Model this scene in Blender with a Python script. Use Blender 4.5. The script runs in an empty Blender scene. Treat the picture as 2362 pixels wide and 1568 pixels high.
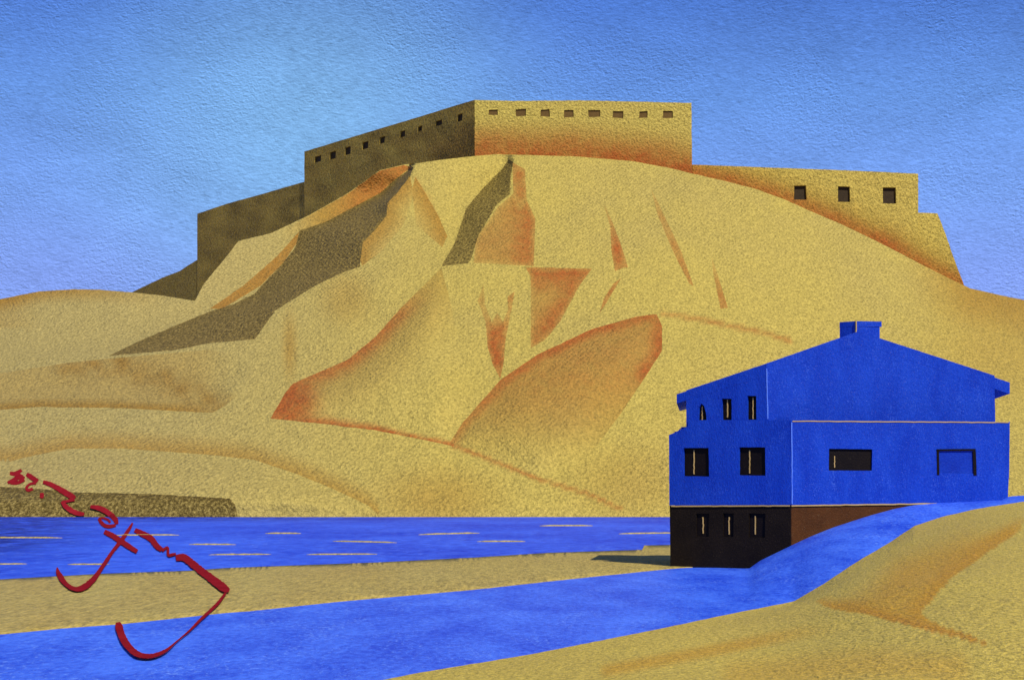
import bpy, math, random
from mathutils import Vector, noise
from mathutils.geometry import delaunay_2d_cdt
random.seed(4)
SC = bpy.context.scene
COL = SC.collection
# ------------------------------------------------------------------ survey frame
F, XC, YH, EYE = 4000.0, 1181.0, 1140.0, 4.0      # bearings were read off at 4000 units per radian, eye 4 m up


def P(x, y, d):
    return Vector(((x - XC) / F * d, d, EYE - (y - YH) / F * d))


def flat(x, y, z=0.0):
    return P(x, y, (EYE - z) * F / (y - YH))


def plane(x0, d0, m):
    """vertical wall plane through bearing x0 at distance d0, running dY/dX = m; returns f(x, y, back)"""
    X0 = (x0 - XC) / F * d0
    k = math.sqrt(1 + m * m)
    nb = Vector((-m / k, 1 / k, 0))

    def f(x, y, back=0.0):
        d = (d0 - m * X0) / (1 - m * (x - XC) / F)
        return P(x, y, d) + nb * back
    return f


def sm(a, b, x):
    t = max(0.0, min(1.0, (x - a) / (b - a)))
    return t * t * (3 - 2 * t)


def rough(pts, amp=0.8, step=9.0, seed=0.0, closed=False):
    """hand-cut edge: subdivide a polyline and wobble it"""
    out = []
    n = len(pts)
    for i in range(n if closed else n - 1):
        a, b = pts[i], pts[(i + 1) % n]
        L = math.hypot(b[0] - a[0], b[1] - a[1])
        k = max(1, int(L / step))
        for j in range(k):
            t = j / k
            x, y = a[0] + (b[0] - a[0]) * t, a[1] + (b[1] - a[1]) * t
            q = Vector((x * 0.09, y * 0.09, seed))
            out.append((x + amp * noise.noise(q), y + amp * noise.noise(q + Vector((31, 7, 3)))))
    if not closed:
        out.append(pts[-1])
    return out


def inside(p, poly):
    x, y = p
    c = False
    j = len(poly) - 1
    for i in range(len(poly)):
        xi, yi = poly[i]
        xj, yj = poly[j]
        if (yi > y) != (yj > y) and x < (xj - xi) * (y - yi) / (yj - yi) + xi:
            c = not c
        j = i
    return c


def dist(p, line):
    x, y = p
    best = 1e9
    for (ax, ay), (bx, by) in zip(line[:-1], line[1:]):
        dx, dy = bx - ax, by - ay
        l2 = dx * dx + dy * dy or 1e-9
        t = max(0, min(1, ((x - ax) * dx + (y - ay) * dy) / l2))
        best = min(best, (x - ax - t * dx) ** 2 + (y - ay - t * dy) ** 2)
    return math.sqrt(best)


def bbox(poly):
    xs = [p[0] for p in poly]
    ys = [p[1] for p in poly]
    return min(xs), min(ys), max(xs), max(ys)


# ------------------------------------------------------------------ objects
def tag(o, label=None, cat=None, group=None, kind=None):
    if label:
        o['label'] = label
    if cat:
        o['category'] = cat
    if group:
        o['group'] = group
    if kind:
        o['kind'] = kind
    return o


def empty(name, loc):
    o = bpy.data.objects.new(name, None)
    o.location = loc
    o.empty_display_size = 0.5
    COL.objects.link(o)
    return o


def mk(name, verts, faces, mats, parent=None, origin=None, smooth=False, cols=None, fm=None):
    root = parent
    while root is not None and root.parent is not None:
        root = root.parent
    org = root.location.copy() if root is not None else Vector(origin or (0, 0, 0))
    me = bpy.data.meshes.new(name)
    me.from_pydata([tuple(Vector(v) - org) for v in verts], [], faces)
    for m in (mats if isinstance(mats, (list, tuple)) else [mats]):
        me.materials.append(m)
    if fm:
        me.polygons.foreach_set('material_index', fm)
    if smooth:
        me.polygons.foreach_set('use_smooth', [True] * len(me.polygons))
    if cols:
        ca = me.color_attributes.new('tone', 'FLOAT_COLOR', 'CORNER')
        flat_c = []
        for c in cols:
            flat_c += [c[0], c[1], c[2], 1.0]
        ca.data.foreach_set('color', flat_c)
    me.validate()
    me.update()
    o = bpy.data.objects.new(name, me)
    COL.objects.link(o)
    if parent is not None:
        o.parent = parent
    else:
        o.location = org
    return o


def triangulate(outline, holes=(), lines=(), step=14.0):
    """constrained triangulation of an outline with holes and crease lines -> 2D points, faces"""
    pts, edges = [], []

    def add(poly, closed):
        b = len(pts)
        pts.extend(poly)
        n = len(poly)
        for i in range(n if closed else n - 1):
            edges.append((b + i, b + (i + 1) % n))
    add(outline, True)
    for h in holes:
        add(h, True)
    for l, c in lines:
        add(l, c)
    x0, y0, x1, y1 = bbox(outline)
    if step:
        y = y0 + step * .5
        r = 0
        while y < y1:
            x = x0 + step * (.25 if r % 2 else .75)
            while x < x1:
                p = (x + random.uniform(-.15, .15) * step, y + random.uniform(-.15, .15) * step)
                if inside(p, outline) and not any(inside(p, h) for h in holes):
                    pts.append(p)
                x += step
            y += step * .87
            r += 1
    v, e, f, *_ = delaunay_2d_cdt([Vector(p) for p in pts], edges, [], 0, 1e-4)
    v = [(p.x, p.y) for p in v]
    out = []
    for t in f:
        c = (sum(v[i][0] for i in t) / len(t), sum(v[i][1] for i in t) / len(t))
        if inside(c, outline) and not any(inside(c, h) for h in holes):
            a, b, d = v[t[0]], v[t[1]], v[t[2]]
            if (b[0] - a[0]) * (d[1] - a[1]) - (b[1] - a[1]) * (d[0] - a[0]) > 0:
                t = t[::-1]
            out.append(list(t))
    # y runs down, so after the flip above the faces look toward the eye
    return v, [t[::-1] for t in out]


def panel(name, pf, outline, mat, parent=None, holes=(), thick=0.4, front=0.0, step=0, tone=None, origin=None):
    """solid slab: the outline on a wall plane, holes cut through, given thickness"""
    v, f = triangulate(outline, holes, (), step)
    n = len(v)
    V = [pf(x, y, front) for x, y in v] + [pf(x, y, front + thick) for x, y in v]
    faces, cols = [], []
    cnt = {}
    for t in f:
        faces.append(t)
        for i in range(3):
            a, b = t[i], t[(i + 1) % 3]
            cnt[(a, b)] = cnt.get((a, b), 0) + 1
    back = [[i + n for i in t[::-1]] for t in f]
    rim = [[b, a, a + n, b + n] for (a, b) in cnt if (b, a) not in cnt]
    faces = faces + back + rim
    if tone:
        for fc in faces:
            for i in fc:
                cols.append(tone(v[i % n]))
    return mk(name, V, faces, mat, parent, origin, cols=cols or None)


def rect(x0, y0, x1, y1, j=0.0, seed=0):
    r = [(x0, y0), (x1, y0), (x1, y1), (x0, y1)]
    if j:
        rr = random.Random(seed)
        r = [(x + rr.uniform(-j, j), y + rr.uniform(-j, j)) for x, y in r]
        r = rough(r, j * .7, 7, seed, True)
    return r


# ------------------------------------------------------------------ materials
def nodes(name):
    m = bpy.data.materials.new(name)
    m.use_nodes = True
    nt = m.node_tree
    b = nt.nodes['Principled BSDF']
    return m, nt, b


def N(nt, t, **kw):
    n = nt.nodes.new(t)
    for k, v in kw.items():
        setattr(n, k, v)
    return n


def mixc(nt, fac, a, b, mode='MIX'):
    n = N(nt, 'ShaderNodeMix', data_type='RGBA', blend_type=mode)
    for sock, val in ((0, fac), (6, a), (7, b)):
        if isinstance(val, (int, float)):
            n.inputs[sock].default_value = val
        elif isinstance(val, (tuple, list)):
            n.inputs[sock].default_value = (*val, 1)
        else:
            nt.links.new(val, n.inputs[sock])
    return n.outputs[2]


def mth(nt, op, a, b=None, clamp=False):
    n = N(nt, 'ShaderNodeMath', operation=op, use_clamp=clamp)
    for i, val in enumerate((a, b)):
        if val is None:
            continue
        if isinstance(val, (int, float)):
            n.inputs[i].default_value = val
        else:
            nt.links.new(val, n.inputs[i])
    return n.outputs[0]


def noisetex(nt, vec, scale, detail=2.0, rough_=.5, dist_=0.0):
    n = N(nt, 'ShaderNodeTexNoise')
    n.inputs['Scale'].default_value = scale
    n.inputs['Detail'].default_value = detail
    n.inputs['Roughness'].default_value = rough_
    n.inputs['Distortion'].default_value = dist_
    nt.links.new(vec, n.inputs['Vector'])
    return n.outputs['Fac']


def mapping(nt, scale=(1, 1, 1), rot=(0, 0, 0)):
    tc = N(nt, 'ShaderNodeTexCoord')
    mp = N(nt, 'ShaderNodeMapping')
    mp.inputs['Scale'].default_value = scale
    mp.inputs['Rotation'].default_value = rot
    nt.links.new(tc.outputs['Object'], mp.inputs['Vector'])
    return mp.outputs['Vector']


RUST = (.37, .102, .019)
OCHRE = (.34, .175, .022)
ROCK_SHADE = (.115, .076, .015)  # dark brown rock; also paints shade into gullies and fort side walls
SCALE_Z = 1.0


def earth(name, gold, grain, bump=.6, squash=(1, .35, 1), khaki=(.36, .24, .07), weave=0, ochre=OCHRE):
    """rough gritty sand / plaster. grain = size of one grain clump in metres"""
    m, nt, b = nodes(name)
    vec = mapping(nt, squash)
    g1 = noisetex(nt, vec, 1 / grain, 3, .65)
    g2 = noisetex(nt, vec, .33 / grain, 3, .6, .6)
    big = noisetex(nt, vec, .022 / grain, 3, .55)
    g0 = noisetex(nt, vec, 2.6 / grain, 2, .6)
    g01 = mth(nt, 'ADD', mth(nt, 'MULTIPLY', g1, .6), mth(nt, 'MULTIPLY', g0, .4))
    at = N(nt, 'ShaderNodeVertexColor', layer_name='tone')
    sp = N(nt, 'ShaderNodeSeparateColor')
    nt.links.new(at.outputs['Color'], sp.inputs[0])
    ragged = mth(nt, 'ADD', mth(nt, 'MULTIPLY', g2, .55), mth(nt, 'MULTIPLY', g1, .75))  # about .65 mean

    def grit(w):   # pigment sits thicker in the hollows of the grain
        return mth(nt, 'MULTIPLY', w, ragged, True) if False else mth(nt, 'MULTIPLY', w, mth(nt, 'ADD', mth(nt, 'MULTIPLY', ragged, .9), .42), True)
    base = mixc(nt, mth(nt, 'MULTIPLY', mth(nt, 'SUBTRACT', big, .40, True), 1.5, True), gold, khaki)
    if 'hill' in name:      # paler, duller sand in the low dunes on the left
        tc = N(nt, 'ShaderNodeTexCoord')
        sx = N(nt, 'ShaderNodeSeparateXYZ')
        nt.links.new(tc.outputs['Object'], sx.inputs[0])
        mr = N(nt, 'ShaderNodeMapRange', interpolation_type='SMOOTHSTEP')
        mr.inputs[1].default_value = 5
        mr.inputs[2].default_value = -75
        nt.links.new(mth(nt, 'ADD', sx.outputs[0], mth(nt, 'MULTIPLY', big, 20)), mr.inputs[0])
        base = mixc(nt, mr.outputs[0], base, (.405, .308, .096))
    c = mixc(nt, grit(sp.outputs[1]), base, ochre)
    mid = noisetex(nt, vec, .11 / grain, 3, .6, .5)
    c = mixc(nt, grit(mth(nt, 'MULTIPLY', sp.outputs[0], mth(nt, 'ADD', mth(nt, 'MULTIPLY', mid, 1.2), .40))), c, RUST)
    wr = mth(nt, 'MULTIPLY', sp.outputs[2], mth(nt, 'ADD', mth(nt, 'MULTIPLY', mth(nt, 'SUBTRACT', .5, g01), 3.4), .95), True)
    c = mixc(nt, wr, c, ROCK_SHADE)
    # grit speckle
    speck = N(nt, 'ShaderNodeMapRange')
    speck.inputs[1].default_value = .34
    speck.inputs[2].default_value = .66
    speck.inputs[3].default_value = .55 if 'fort' not in name else .42
    speck.inputs[4].default_value = 1.45 if 'fort' not in name else 1.55
    nt.links.new(g01, speck.inputs[0])
    c2 = mixc(nt, 1.0, c, speck.outputs[0], 'MULTIPLY')
    nt.links.new(c2, b.inputs['Base Color'])
    b.inputs['Roughness'].default_value = .62
    b.inputs['Specular IOR Level'].default_value = .1
    bp = N(nt, 'ShaderNodeBump')
    bp.inputs['Strength'].default_value = bump
    bp.inputs['Distance'].default_value = grain * .8
    hgt = mth(nt, 'ADD', g1, mth(nt, 'MULTIPLY', g2, 1.1))
    if weave:      # regular wind ripple crossing the slope
        tcw = N(nt, 'ShaderNodeTexCoord')
        sw = N(nt, 'ShaderNodeSeparateXYZ')
        nt.links.new(tcw.outputs['Object'], sw.inputs[0])
        wob = mth(nt, 'MULTIPLY', g2, 3.0)
        wob2 = mth(nt, 'MULTIPLY', noisetex(nt, vec, .41 / grain, 2, .6, .6), 3.4)
        a_ = mth(nt, 'SINE', mth(nt, 'ADD', mth(nt, 'MULTIPLY', sw.outputs[0], 6.2832 / weave), wob))
        b_ = mth(nt, 'SINE', mth(nt, 'ADD', mth(nt, 'MULTIPLY', sw.outputs[2], 6.2832 / weave), wob2))
        wv = mth(nt, 'MULTIPLY', mth(nt, 'MULTIPLY', a_, b_), mth(nt, 'MULTIPLY', mth(nt, 'SUBTRACT', big, .32, True), 1.1, True))
        hgt = mth(nt, 'ADD', hgt, mth(nt, 'MULTIPLY', wv, .42))
    nt.links.new(hgt, bp.inputs['Height'])
    nt.links.new(bp.outputs[0], b.inputs['Normal'])
    return m


def paint(name, col, col2, grain, stretch=(1, 1, 1), rot=(0, 0, 0), rough_=.42, spec=.5, bump=.5, speck=.0, dark=None, fleck=None, fk=.6):
    """brushed gloss paint / brushed-looking water: strokes, pits and painted glints"""
    m, nt, b = nodes(name)
    vec = mapping(nt, stretch, rot)
    g1 = noisetex(nt, vec, 1 / grain, 3, .65, .4)
    iso = mapping(nt)
    g2 = noisetex(nt, iso, 1.3 / grain, 2, .6)
    big = noisetex(nt, vec, .07 / grain, 3, .6)
    f = mth(nt, 'ADD', mth(nt, 'MULTIPLY', g1, .9), mth(nt, 'MULTIPLY', big, .9))
    mr = N(nt, 'ShaderNodeMapRange')
    mr.inputs[1].default_value = .68
    mr.inputs[2].default_value = 1.12
    nt.links.new(f, mr.inputs[0])
    c = mixc(nt, mr.outputs[0], col, col2)
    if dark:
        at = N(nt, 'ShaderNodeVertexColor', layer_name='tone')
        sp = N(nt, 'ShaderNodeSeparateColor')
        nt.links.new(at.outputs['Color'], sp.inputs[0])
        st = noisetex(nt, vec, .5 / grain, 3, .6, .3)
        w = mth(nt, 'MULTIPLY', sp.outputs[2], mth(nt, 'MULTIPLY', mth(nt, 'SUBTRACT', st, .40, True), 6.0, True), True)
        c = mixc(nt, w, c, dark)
    if fleck:  # pale glints painted into the base colour
        s1 = noisetex(nt, vec, 1.9 / grain, 2, .6, .2)
        patch = noisetex(nt, vec, .12 / grain, 2, .5)
        w = mth(nt, 'MULTIPLY', mth(nt, 'SUBTRACT', mth(nt, 'ADD', s1, mth(nt, 'MULTIPLY', patch, .35)), .775, True), 7.0, True)
        c = mixc(nt, mth(nt, 'MULTIPLY', w, fk), c, fleck)
    if speck:
        s = noisetex(nt, iso, 2.2 / grain, 1, .5)
        w = mth(nt, 'MULTIPLY', mth(nt, 'SUBTRACT', s, .68, True), 9.0, True)
        c = mixc(nt, mth(nt, 'MULTIPLY', w, speck), c, (.45, .32, .14))
    nt.links.new(c, b.inputs['Base Color'])
    b.inputs['Roughness'].default_value = rough_
    b.inputs['Specular IOR Level'].default_value = spec
    bp = N(nt, 'ShaderNodeBump')
    bp.inputs['Strength'].default_value = bump
    bp.inputs['Distance'].default_value = grain * .5
    nt.links.new(mth(nt, 'ADD', g1, mth(nt, 'MULTIPLY', g2, .55)), bp.inputs['Height'])
    nt.links.new(bp.outputs[0], b.inputs['Normal'])
    return m


GOLD = (.49, .364, .074)
KHAKI = (.41, .305, .085)
M = {}
M['hill'] = earth('gold_sand_hill', GOLD, .56, 1.0, (1, .45, 1), KHAKI, 1.1)
M['stone'] = earth('gold_fort_stone', (.54, .41, .080), .56, 1.0, (1, 1, 1), (.52, .36, .08))
M['spit'] = earth('gold_sand_flat', (.47, .355, .09), .2, .8, (1, .22, 1), (.41, .30, .09))
M['dune'] = earth('gold_sand_dune', (.56, .41, .068), .11, .9, (1, .5, 1), (.48, .34, .066), 0, (.52, .27, .018))
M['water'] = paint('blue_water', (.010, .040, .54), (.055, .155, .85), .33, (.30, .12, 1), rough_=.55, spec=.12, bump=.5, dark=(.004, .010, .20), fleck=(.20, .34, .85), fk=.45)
M['river'] = paint('blue_river', (.016, .065, .62), (.075, .205, .92), .085, (.42, .16, 1), (0, 0, .25), rough_=.5, spec=.14, bump=.7, fleck=(.25, .42, .92), fk=.6)
M['house'] = paint('ultramarine_paint', (.003, .032, .36), (.009, .058, .47), .12, (1.5, 1.5, .6), (0, 0, .0), rough_=.4, spec=.16, bump=.6, speck=.18, fleck=(.07, .17, .66), fk=.5)
M['cellar'] = paint('shaded_cellar_wall', (.008, .005, .0035), (.016, .010, .006), .09, rough_=.6, spec=.08, bump=.6, speck=.15)  # foundation's left face, its shade painted in as near-black
M['plinth'] = paint('brown_plinth', (.065, .021, .004), (.105, .034, .006), .09, rough_=.6, spec=.1, bump=.6, speck=.35)
M['pane'] = paint('black_pane', (.006, .004, .004), (.010, .006, .005), .08, rough_=.5, spec=.08, bump=.5, speck=.12)
M['bluepane'] = paint('blue_pane', (.003, .024, .29), (.007, .044, .39), .10, rough_=.45, spec=.12, bump=.5)
M['goldline'] = paint('gold_line', (.46, .29, .08), (.60, .40, .14), .05, rough_=.5, spec=.4, bump=.4)
M['corner'] = paint('pale_blue_edge', (.05, .14, .68), (.11, .24, .75), .06, rough_=.4, spec=.5, bump=.4)
M['hole'] = paint('dark_embrasure', (.030, .018, .008), (.055, .034, .012), .5, rough_=.8, spec=.2, bump=.5)
M['recess'] = paint('brown_embrasure', (.115, .062, .014), (.16, .09, .02), .5, rough_=.8, spec=.2, bump=.5)
M['red'] = paint('crimson_paint', (.20, .007, .013), (.30, .014, .022), .10, rough_=.6, spec=.0, bump=.4, speck=.2)

# ------------------------------------------------------------------ hill
CREST = [(-420, 742), (-200, 716), (0, 690), (90, 672), (170, 667), (230, 668), (300, 674), (370, 681), (450, 694),
         (470, 655), (520, 595), (550, 556), (625, 538), (712, 497), (802, 446), (876, 393), (931, 380), (970, 376),
         (1024, 368), (1098, 360), (1141, 356), (1258, 359), (1326, 361), (1458, 372), (1546, 388), (1598, 401),
         (1677, 419), (1743, 436), (1809, 460), (1874, 489), (1940, 517), (2028, 559), (2116, 605), (2181, 638),
         (2238, 665), (2300, 679), (2362, 692), (2520, 735), (2760, 800)]
CRESTR = rough(CREST, .8, 10, 1.0)
GULLY = [(954, 385), (946, 407), (915, 446), (893, 469), (892, 497), (868, 528), (837, 559), (831, 602), (831, 615),
         (790, 629), (732, 656), (673, 692), (634, 717), (607, 755), (588, 783), (558, 785), (485, 791), (404, 807),
         (251, 821), (283, 805), (324, 785), (404, 751), (485, 718), (538, 702), (586, 678), (647, 613), (681, 571),
         (691, 532), (751, 512), (817, 477), (876, 446), (915, 411)]
CLEFT = [(1174, 368), (1184, 374), (1178, 407), (1176, 448), (1145, 473), (1102, 547), (1087, 598), (1079, 608),
         (1018, 614), (1048, 563), (1067, 508), (1075, 481), (1118, 430), (1157, 391)]
BANK = [(-420, 1113), (0, 1122), (89, 1127), (182, 1135), (356, 1139), (530, 1149), (542, 1163), (548, 1190), (549, 1215), (-420, 1215)]
GULLYR = rough(GULLY, 1.0, 9, 2.0, True)
CLEFTR = rough(CLEFT, 1.0, 9, 3.0, True)
BANKR = rough(BANK, 1.0, 9, 4.0, True)


def row_span(poly, y):
    xs = []
    j = len(poly) - 1
    for i in range(len(poly)):
        (xi, yi), (xj, yj) = poly[i], poly[j]
        if (yi > y) != (yj > y):
            xs.append((xj - xi) * (y - yi) / (yj - yi) + xi)
        j = i
    return (min(xs), max(xs)) if xs else None


class Cleave:
    """a cliff that looks left: the ground behind its left foot lies up to `amp` metres deeper"""
    def __init__(s, poly, cap, W, top):
        s.W, s.top = W, top
        x0, y0, x1, y1 = bbox(poly)
        s.y0, s.y1 = int(y0) + 3, int(y1) - 1
        s.tab = []
        for y in range(s.y0, s.y1):
            sp = row_span(poly, y + .31) or (0, 0)
            q = (y - s.y0) / (s.y1 - s.y0)
            s.tab.append((sp[0], sp[1], cap * (1 - q) ** .55))

    def __call__(s, x, y):
        i = max(0, int(y) - s.y0)
        if i >= len(s.tab):
            return 0
        xl, xr, a = s.tab[i]
        a *= s.top + (1 - s.top) * sm(0, 70, y - s.y0)
        if x >= xr:
            return 0
        if x >= xl:
            return a * (xr - x) / max(1, xr - xl)
        return a * math.exp(-((xl - x) / s.W) ** 1.5)


cl1 = Cleave(GULLY, 40, 260, .72)
cl2 = Cleave(CLEFT, 17, 120, .5)

LOBE = [(1037, 1021), (1067, 975), (1154, 876), (1241, 817), (1365, 759), (1469, 730), (1515, 724), (1527, 751),
        (1527, 809), (1490, 867), (1428, 959), (1375, 1030), (1330, 1085), (1241, 1104), (1116, 1054)]
LOBE_TOP = LOBE[:7]
LOBE_END = LOBE[6:10]
WEDGE = [(1018, 618), (921, 714), (867, 776), (801, 830), (676, 884), (656, 909), (624, 965), (743, 977), (867, 992),
         (992, 1017), (1046, 1029), (1067, 975), (1110, 925), (1060, 800), (1040, 700)]
WEDGE_TOP = WEDGE[:7]
WEDGE_FOOT = WEDGE[6:11]
FOLD = [(-420, 870), (0, 861), (160, 836), (251, 827), (420, 812), (485, 806), (560, 822), (600, 870), (520, 935), (490, 952),
        (280, 941), (90, 938), (0, 945), (-420, 960)]
LOW = [(-420, 1062), (30, 1062), (69, 1052), (162, 1034), (283, 1034), (477, 1048), (586, 1060), (688, 1094), (768, 1127), (850, 1165), (875, 1190)]


def depth(x, y):
    t = max(0.0, (1192 - y) / 832.0)
    d = 308 + 160 * t ** 1.15 + 46 * ((x - 1250) / 1150.0) ** 2 * min(1, t * 1.6)
    d += cl1(x, y) + cl2(x, y)
    # swelling lobes at the foot of the hill
    if 1020 < x < 1545 and 715 < y < 1110 and inside((x, y), LOBE):
        d -= 5 * sm(0, 90, dist((x, y), LOBE + LOBE[:1]))
    if 610 < x < 1120 and 610 < y < 1035 and inside((x, y), WEDGE):
        d -= 5 * sm(0, 90, dist((x, y), WEDGE + WEDGE[:1]))
    if y > 1030 and x < 900:
        yl = None
        for (ax, ay), (bx, by) in zip(LOW[:-1], LOW[1:]):
            if ax <= x <= bx:
                yl = ay + (by - ay) * (x - ax) / (bx - ax)
        if yl is not None and y > yl:
            d -= 4 * sm(0, 60, y - yl) * sm(875, 700, x) * sm(1192, 1150, y)
    if x < 620 and 800 < y < 965 and inside((x, y), FOLD):
        d += 2.5 * sm(0, 60, dist((x, y), FOLD + FOLD[:1]))
    q = Vector((x * .012, y * .012, 0))
    d += sm(0, .12, t) * (1.0 * noise.noise(q) + .4 * noise.noise(q * 3.1))
    return d


def G(x, y):
    return P(x, y, depth(x, y))


# coloured earth: (polygon, function(point) -> (rust, ochre, rock and painted shade))
def const(r=0, o=0, k=0):
    return lambda p: (r, o, k)


STREAK = [(150, 842), (250, 838), (345, 862), (430, 900), (510, 948)]


def fold_tone(p):
    k = sm(62, 4, dist(p, STREAK)) * (.55 + .45 * noise.noise(Vector((p[0] * .03, p[1] * .05, 3))))
    e = sm(30, 2, dist(p, FOLD[9:])) * sm(560, 420, p[0])
    return (.10 * k, max(.28 * sm(560, 430, p[0]), .85 * k, .8 * e), max(.38 * k, .22 * e))


SLIVERS = [
    ([(1116, 656), (1102, 693), (1120, 743), (1125, 801), (1137, 842), (1154, 873), (1162, 834), (1166, 784), (1179, 718),
      (1187, 672), (1170, 685), (1172, 714), (1160, 742), (1147, 722), (1134, 742), (1118, 700)], lambda p: (.30 + .65 * sm(700, 790, p[1]) + .3 * sm(30, 4, dist(p, [(1187, 672), (1172, 700)])), .3, 0)),
    ([(1392, 471), (1403, 490), (1414, 515), (1432, 563), (1449, 616), (1436, 618), (1418, 625), (1410, 576), (1407, 520)], lambda p: (.4 + .5 * sm(480, 560, p[1]), .2, 0)),
    ([(1434, 640), (1383, 723), (1392, 690), (1414, 655)], const(.85, .2)),
    ([(1502, 436), (1524, 480), (1572, 581), (1600, 660), (1590, 654), (1559, 594), (1517, 497)], lambda p: (.3 + .45 * sm(440, 640, p[1]), .3, 0)),
    ([(1642, 594), (1660, 647), (1679, 710), (1662, 712), (1644, 625)], lambda p: (.25 + .65 * sm(600, 700, p[1]), .3, 0)),
    ([(1182, 374), (1211, 391), (1215, 462), (1200, 480), (1184, 446)], lambda p: (.72, .3, 0)),
    ([(1184, 446), (1200, 480), (1215, 462), (1235, 504), (1231, 614), (1092, 606), (1098, 551), (1149, 477)],
     lambda p: (.35 + .42 * sm(1150, 1225, p[0]), .35, 0)),
    ([(1212, 616), (1365, 620), (1336, 660), (1291, 743), (1257, 784), (1224, 803), (1224, 639)],
     lambda p: (.30 + .55 * max(sm(690, 625, p[1]), sm(60, 5, dist(p, [(1365, 620), (1336, 660), (1291, 743), (1257, 784)]))), .4, 0)),
    (LOBE, lambda p: (max(.9 * sm(40, 2, dist(p, LOBE_TOP)) * sm(1060, 1180, p[0]) + .5 * sm(30, 2, dist(p, LOBE_TOP)) * sm(1180, 1060, p[0]), .85 * sm(60, 3, dist(p, LOBE_END)) * sm(960, 840, p[1]), .34 * sm(1040, 860, p[1])), .45 * sm(1110, 940, p[1]), 0)),
    (WEDGE, lambda p: (max(.75 * sm(44, 3, dist(p, WEDGE_TOP)) * sm(640, 760, p[1]), .9 * sm(120, 30, p[0] - 650), .85 * sm(26 - 14 * sm(700, 1000, p[0]), 3, dist(p, WEDGE_FOOT))),
                      .42 * sm(150, 10, dist(p, WEDGE_TOP)), 0)),
    ([(931, 381), (876, 394), (802, 447), (712, 498), (640, 540), (650, 560), (691, 532), (751, 512), (817, 477), (876, 446), (915, 411), (950, 386)],
     lambda p: (.55 * sm(740, 850, p[0]), .75 * sm(640, 760, p[0]), 0)),
    ([(690, 534), (640, 590), (560, 660), (484, 712), (512, 712), (600, 660), (650, 610), (684, 562)], lambda p: (.18, .8, 0)),
    (FOLD, fold_tone),
    ([(958, 408), (985, 452), (1012, 500), (1032, 545), (1020, 570), (960, 520), (950, 440)], lambda p: (.1, .75 * sm(60, 3, dist(p, [(958, 408), (985, 452), (1012, 500), (1032, 545)])), 0)),
    ([(893, 469), (892, 497), (868, 528), (837, 559), (831, 602), (835, 613), (880, 580), (930, 520), (955, 450), (946, 407), (915, 446)],
     lambda p: (.08, .72 * sm(55, 3, dist(p, GULLY[1:8])), 0)),
    (CLEFT, const(0, .2, .75)),  # shade of this left-facing cliff darkened into its colour
    (GULLY, const(0, .3, .8)),  # gully shade deepened by a dark tint in the colour
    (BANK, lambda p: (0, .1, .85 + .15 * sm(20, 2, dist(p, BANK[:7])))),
]
SOFT = [p for p, f in SLIVERS[:8]]
SL = [(bbox(p), p, f) for p, f in SLIVERS]
LINES = [([(1527, 723), (1600, 733), (1668, 748), (1750, 765), (1822, 785)], 9, .55),
         ([(1046, 1029), (1116, 1054), (1241, 1104), (1365, 1141), (1432, 1174)], 7, .6),
         ([(958, 404), (985, 450), (1012, 498)], 4, .2)]
LN = [(bbox(l), l, w, a) for l, w, a in LINES]


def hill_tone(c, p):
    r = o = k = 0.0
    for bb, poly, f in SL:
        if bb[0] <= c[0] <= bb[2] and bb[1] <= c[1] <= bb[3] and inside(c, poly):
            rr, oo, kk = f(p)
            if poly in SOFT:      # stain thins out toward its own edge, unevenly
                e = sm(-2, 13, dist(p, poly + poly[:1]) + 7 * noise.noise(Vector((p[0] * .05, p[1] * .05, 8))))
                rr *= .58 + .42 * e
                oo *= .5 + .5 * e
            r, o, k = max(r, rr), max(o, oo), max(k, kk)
    for bb, l, w, a in LN:
        if bb[0] - w < p[0] < bb[2] + w and bb[1] - w < p[1] < bb[3] + w:
            r = max(r, a * sm(w, 1, dist(p, l)))
    x, y = p
    # ochre drifts
    if y > 980 and x < 900 and c[1] < 1192:
        yl = None
        for (ax, ay), (bx, by) in zip(LOW[:-1], LOW[1:]):
            if ax <= c[0] <= bx:
                yl = ay + (by - ay) * (x - ax) / (bx - ax)
                yc = ay + (by - ay) * (c[0] - ax) / (bx - ax)
        if yl is not None and c[1] < yc:
            o = max(o, .62 * sm(55, 0, yl - y))
    if x < 420 and y < 760:
        o = max(o, .7 * sm(38, 0, dist(p, CREST[:8])) * sm(420, 150, x) + .25 * sm(120, 0, x))
    if x > 2000:
        o = max(o, .75 * sm(170, 0, dist(p, CREST[32:])) * sm(2050, 2260, x))
        o = max(o, .35 * sm(2050, 2300, x) * sm(1000, 800, y))
    o = max(o, .6 * sm(26, 0, math.hypot((x - 668), (y - 800) * .22)))
    o = max(o, .35 * sm(90, 10, math.hypot(x - 800, (y - 690))))
    o = max(o, .45 * sm(130, 10, math.hypot((x - 1010) * .6, (y - 1150) * 1.2)) if y > 1050 else 0)
    o = max(o, .30 * sm(200, 20, math.hypot((x - 1450), (y - 1110) * 1.5)))
    return r, o, k


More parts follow.
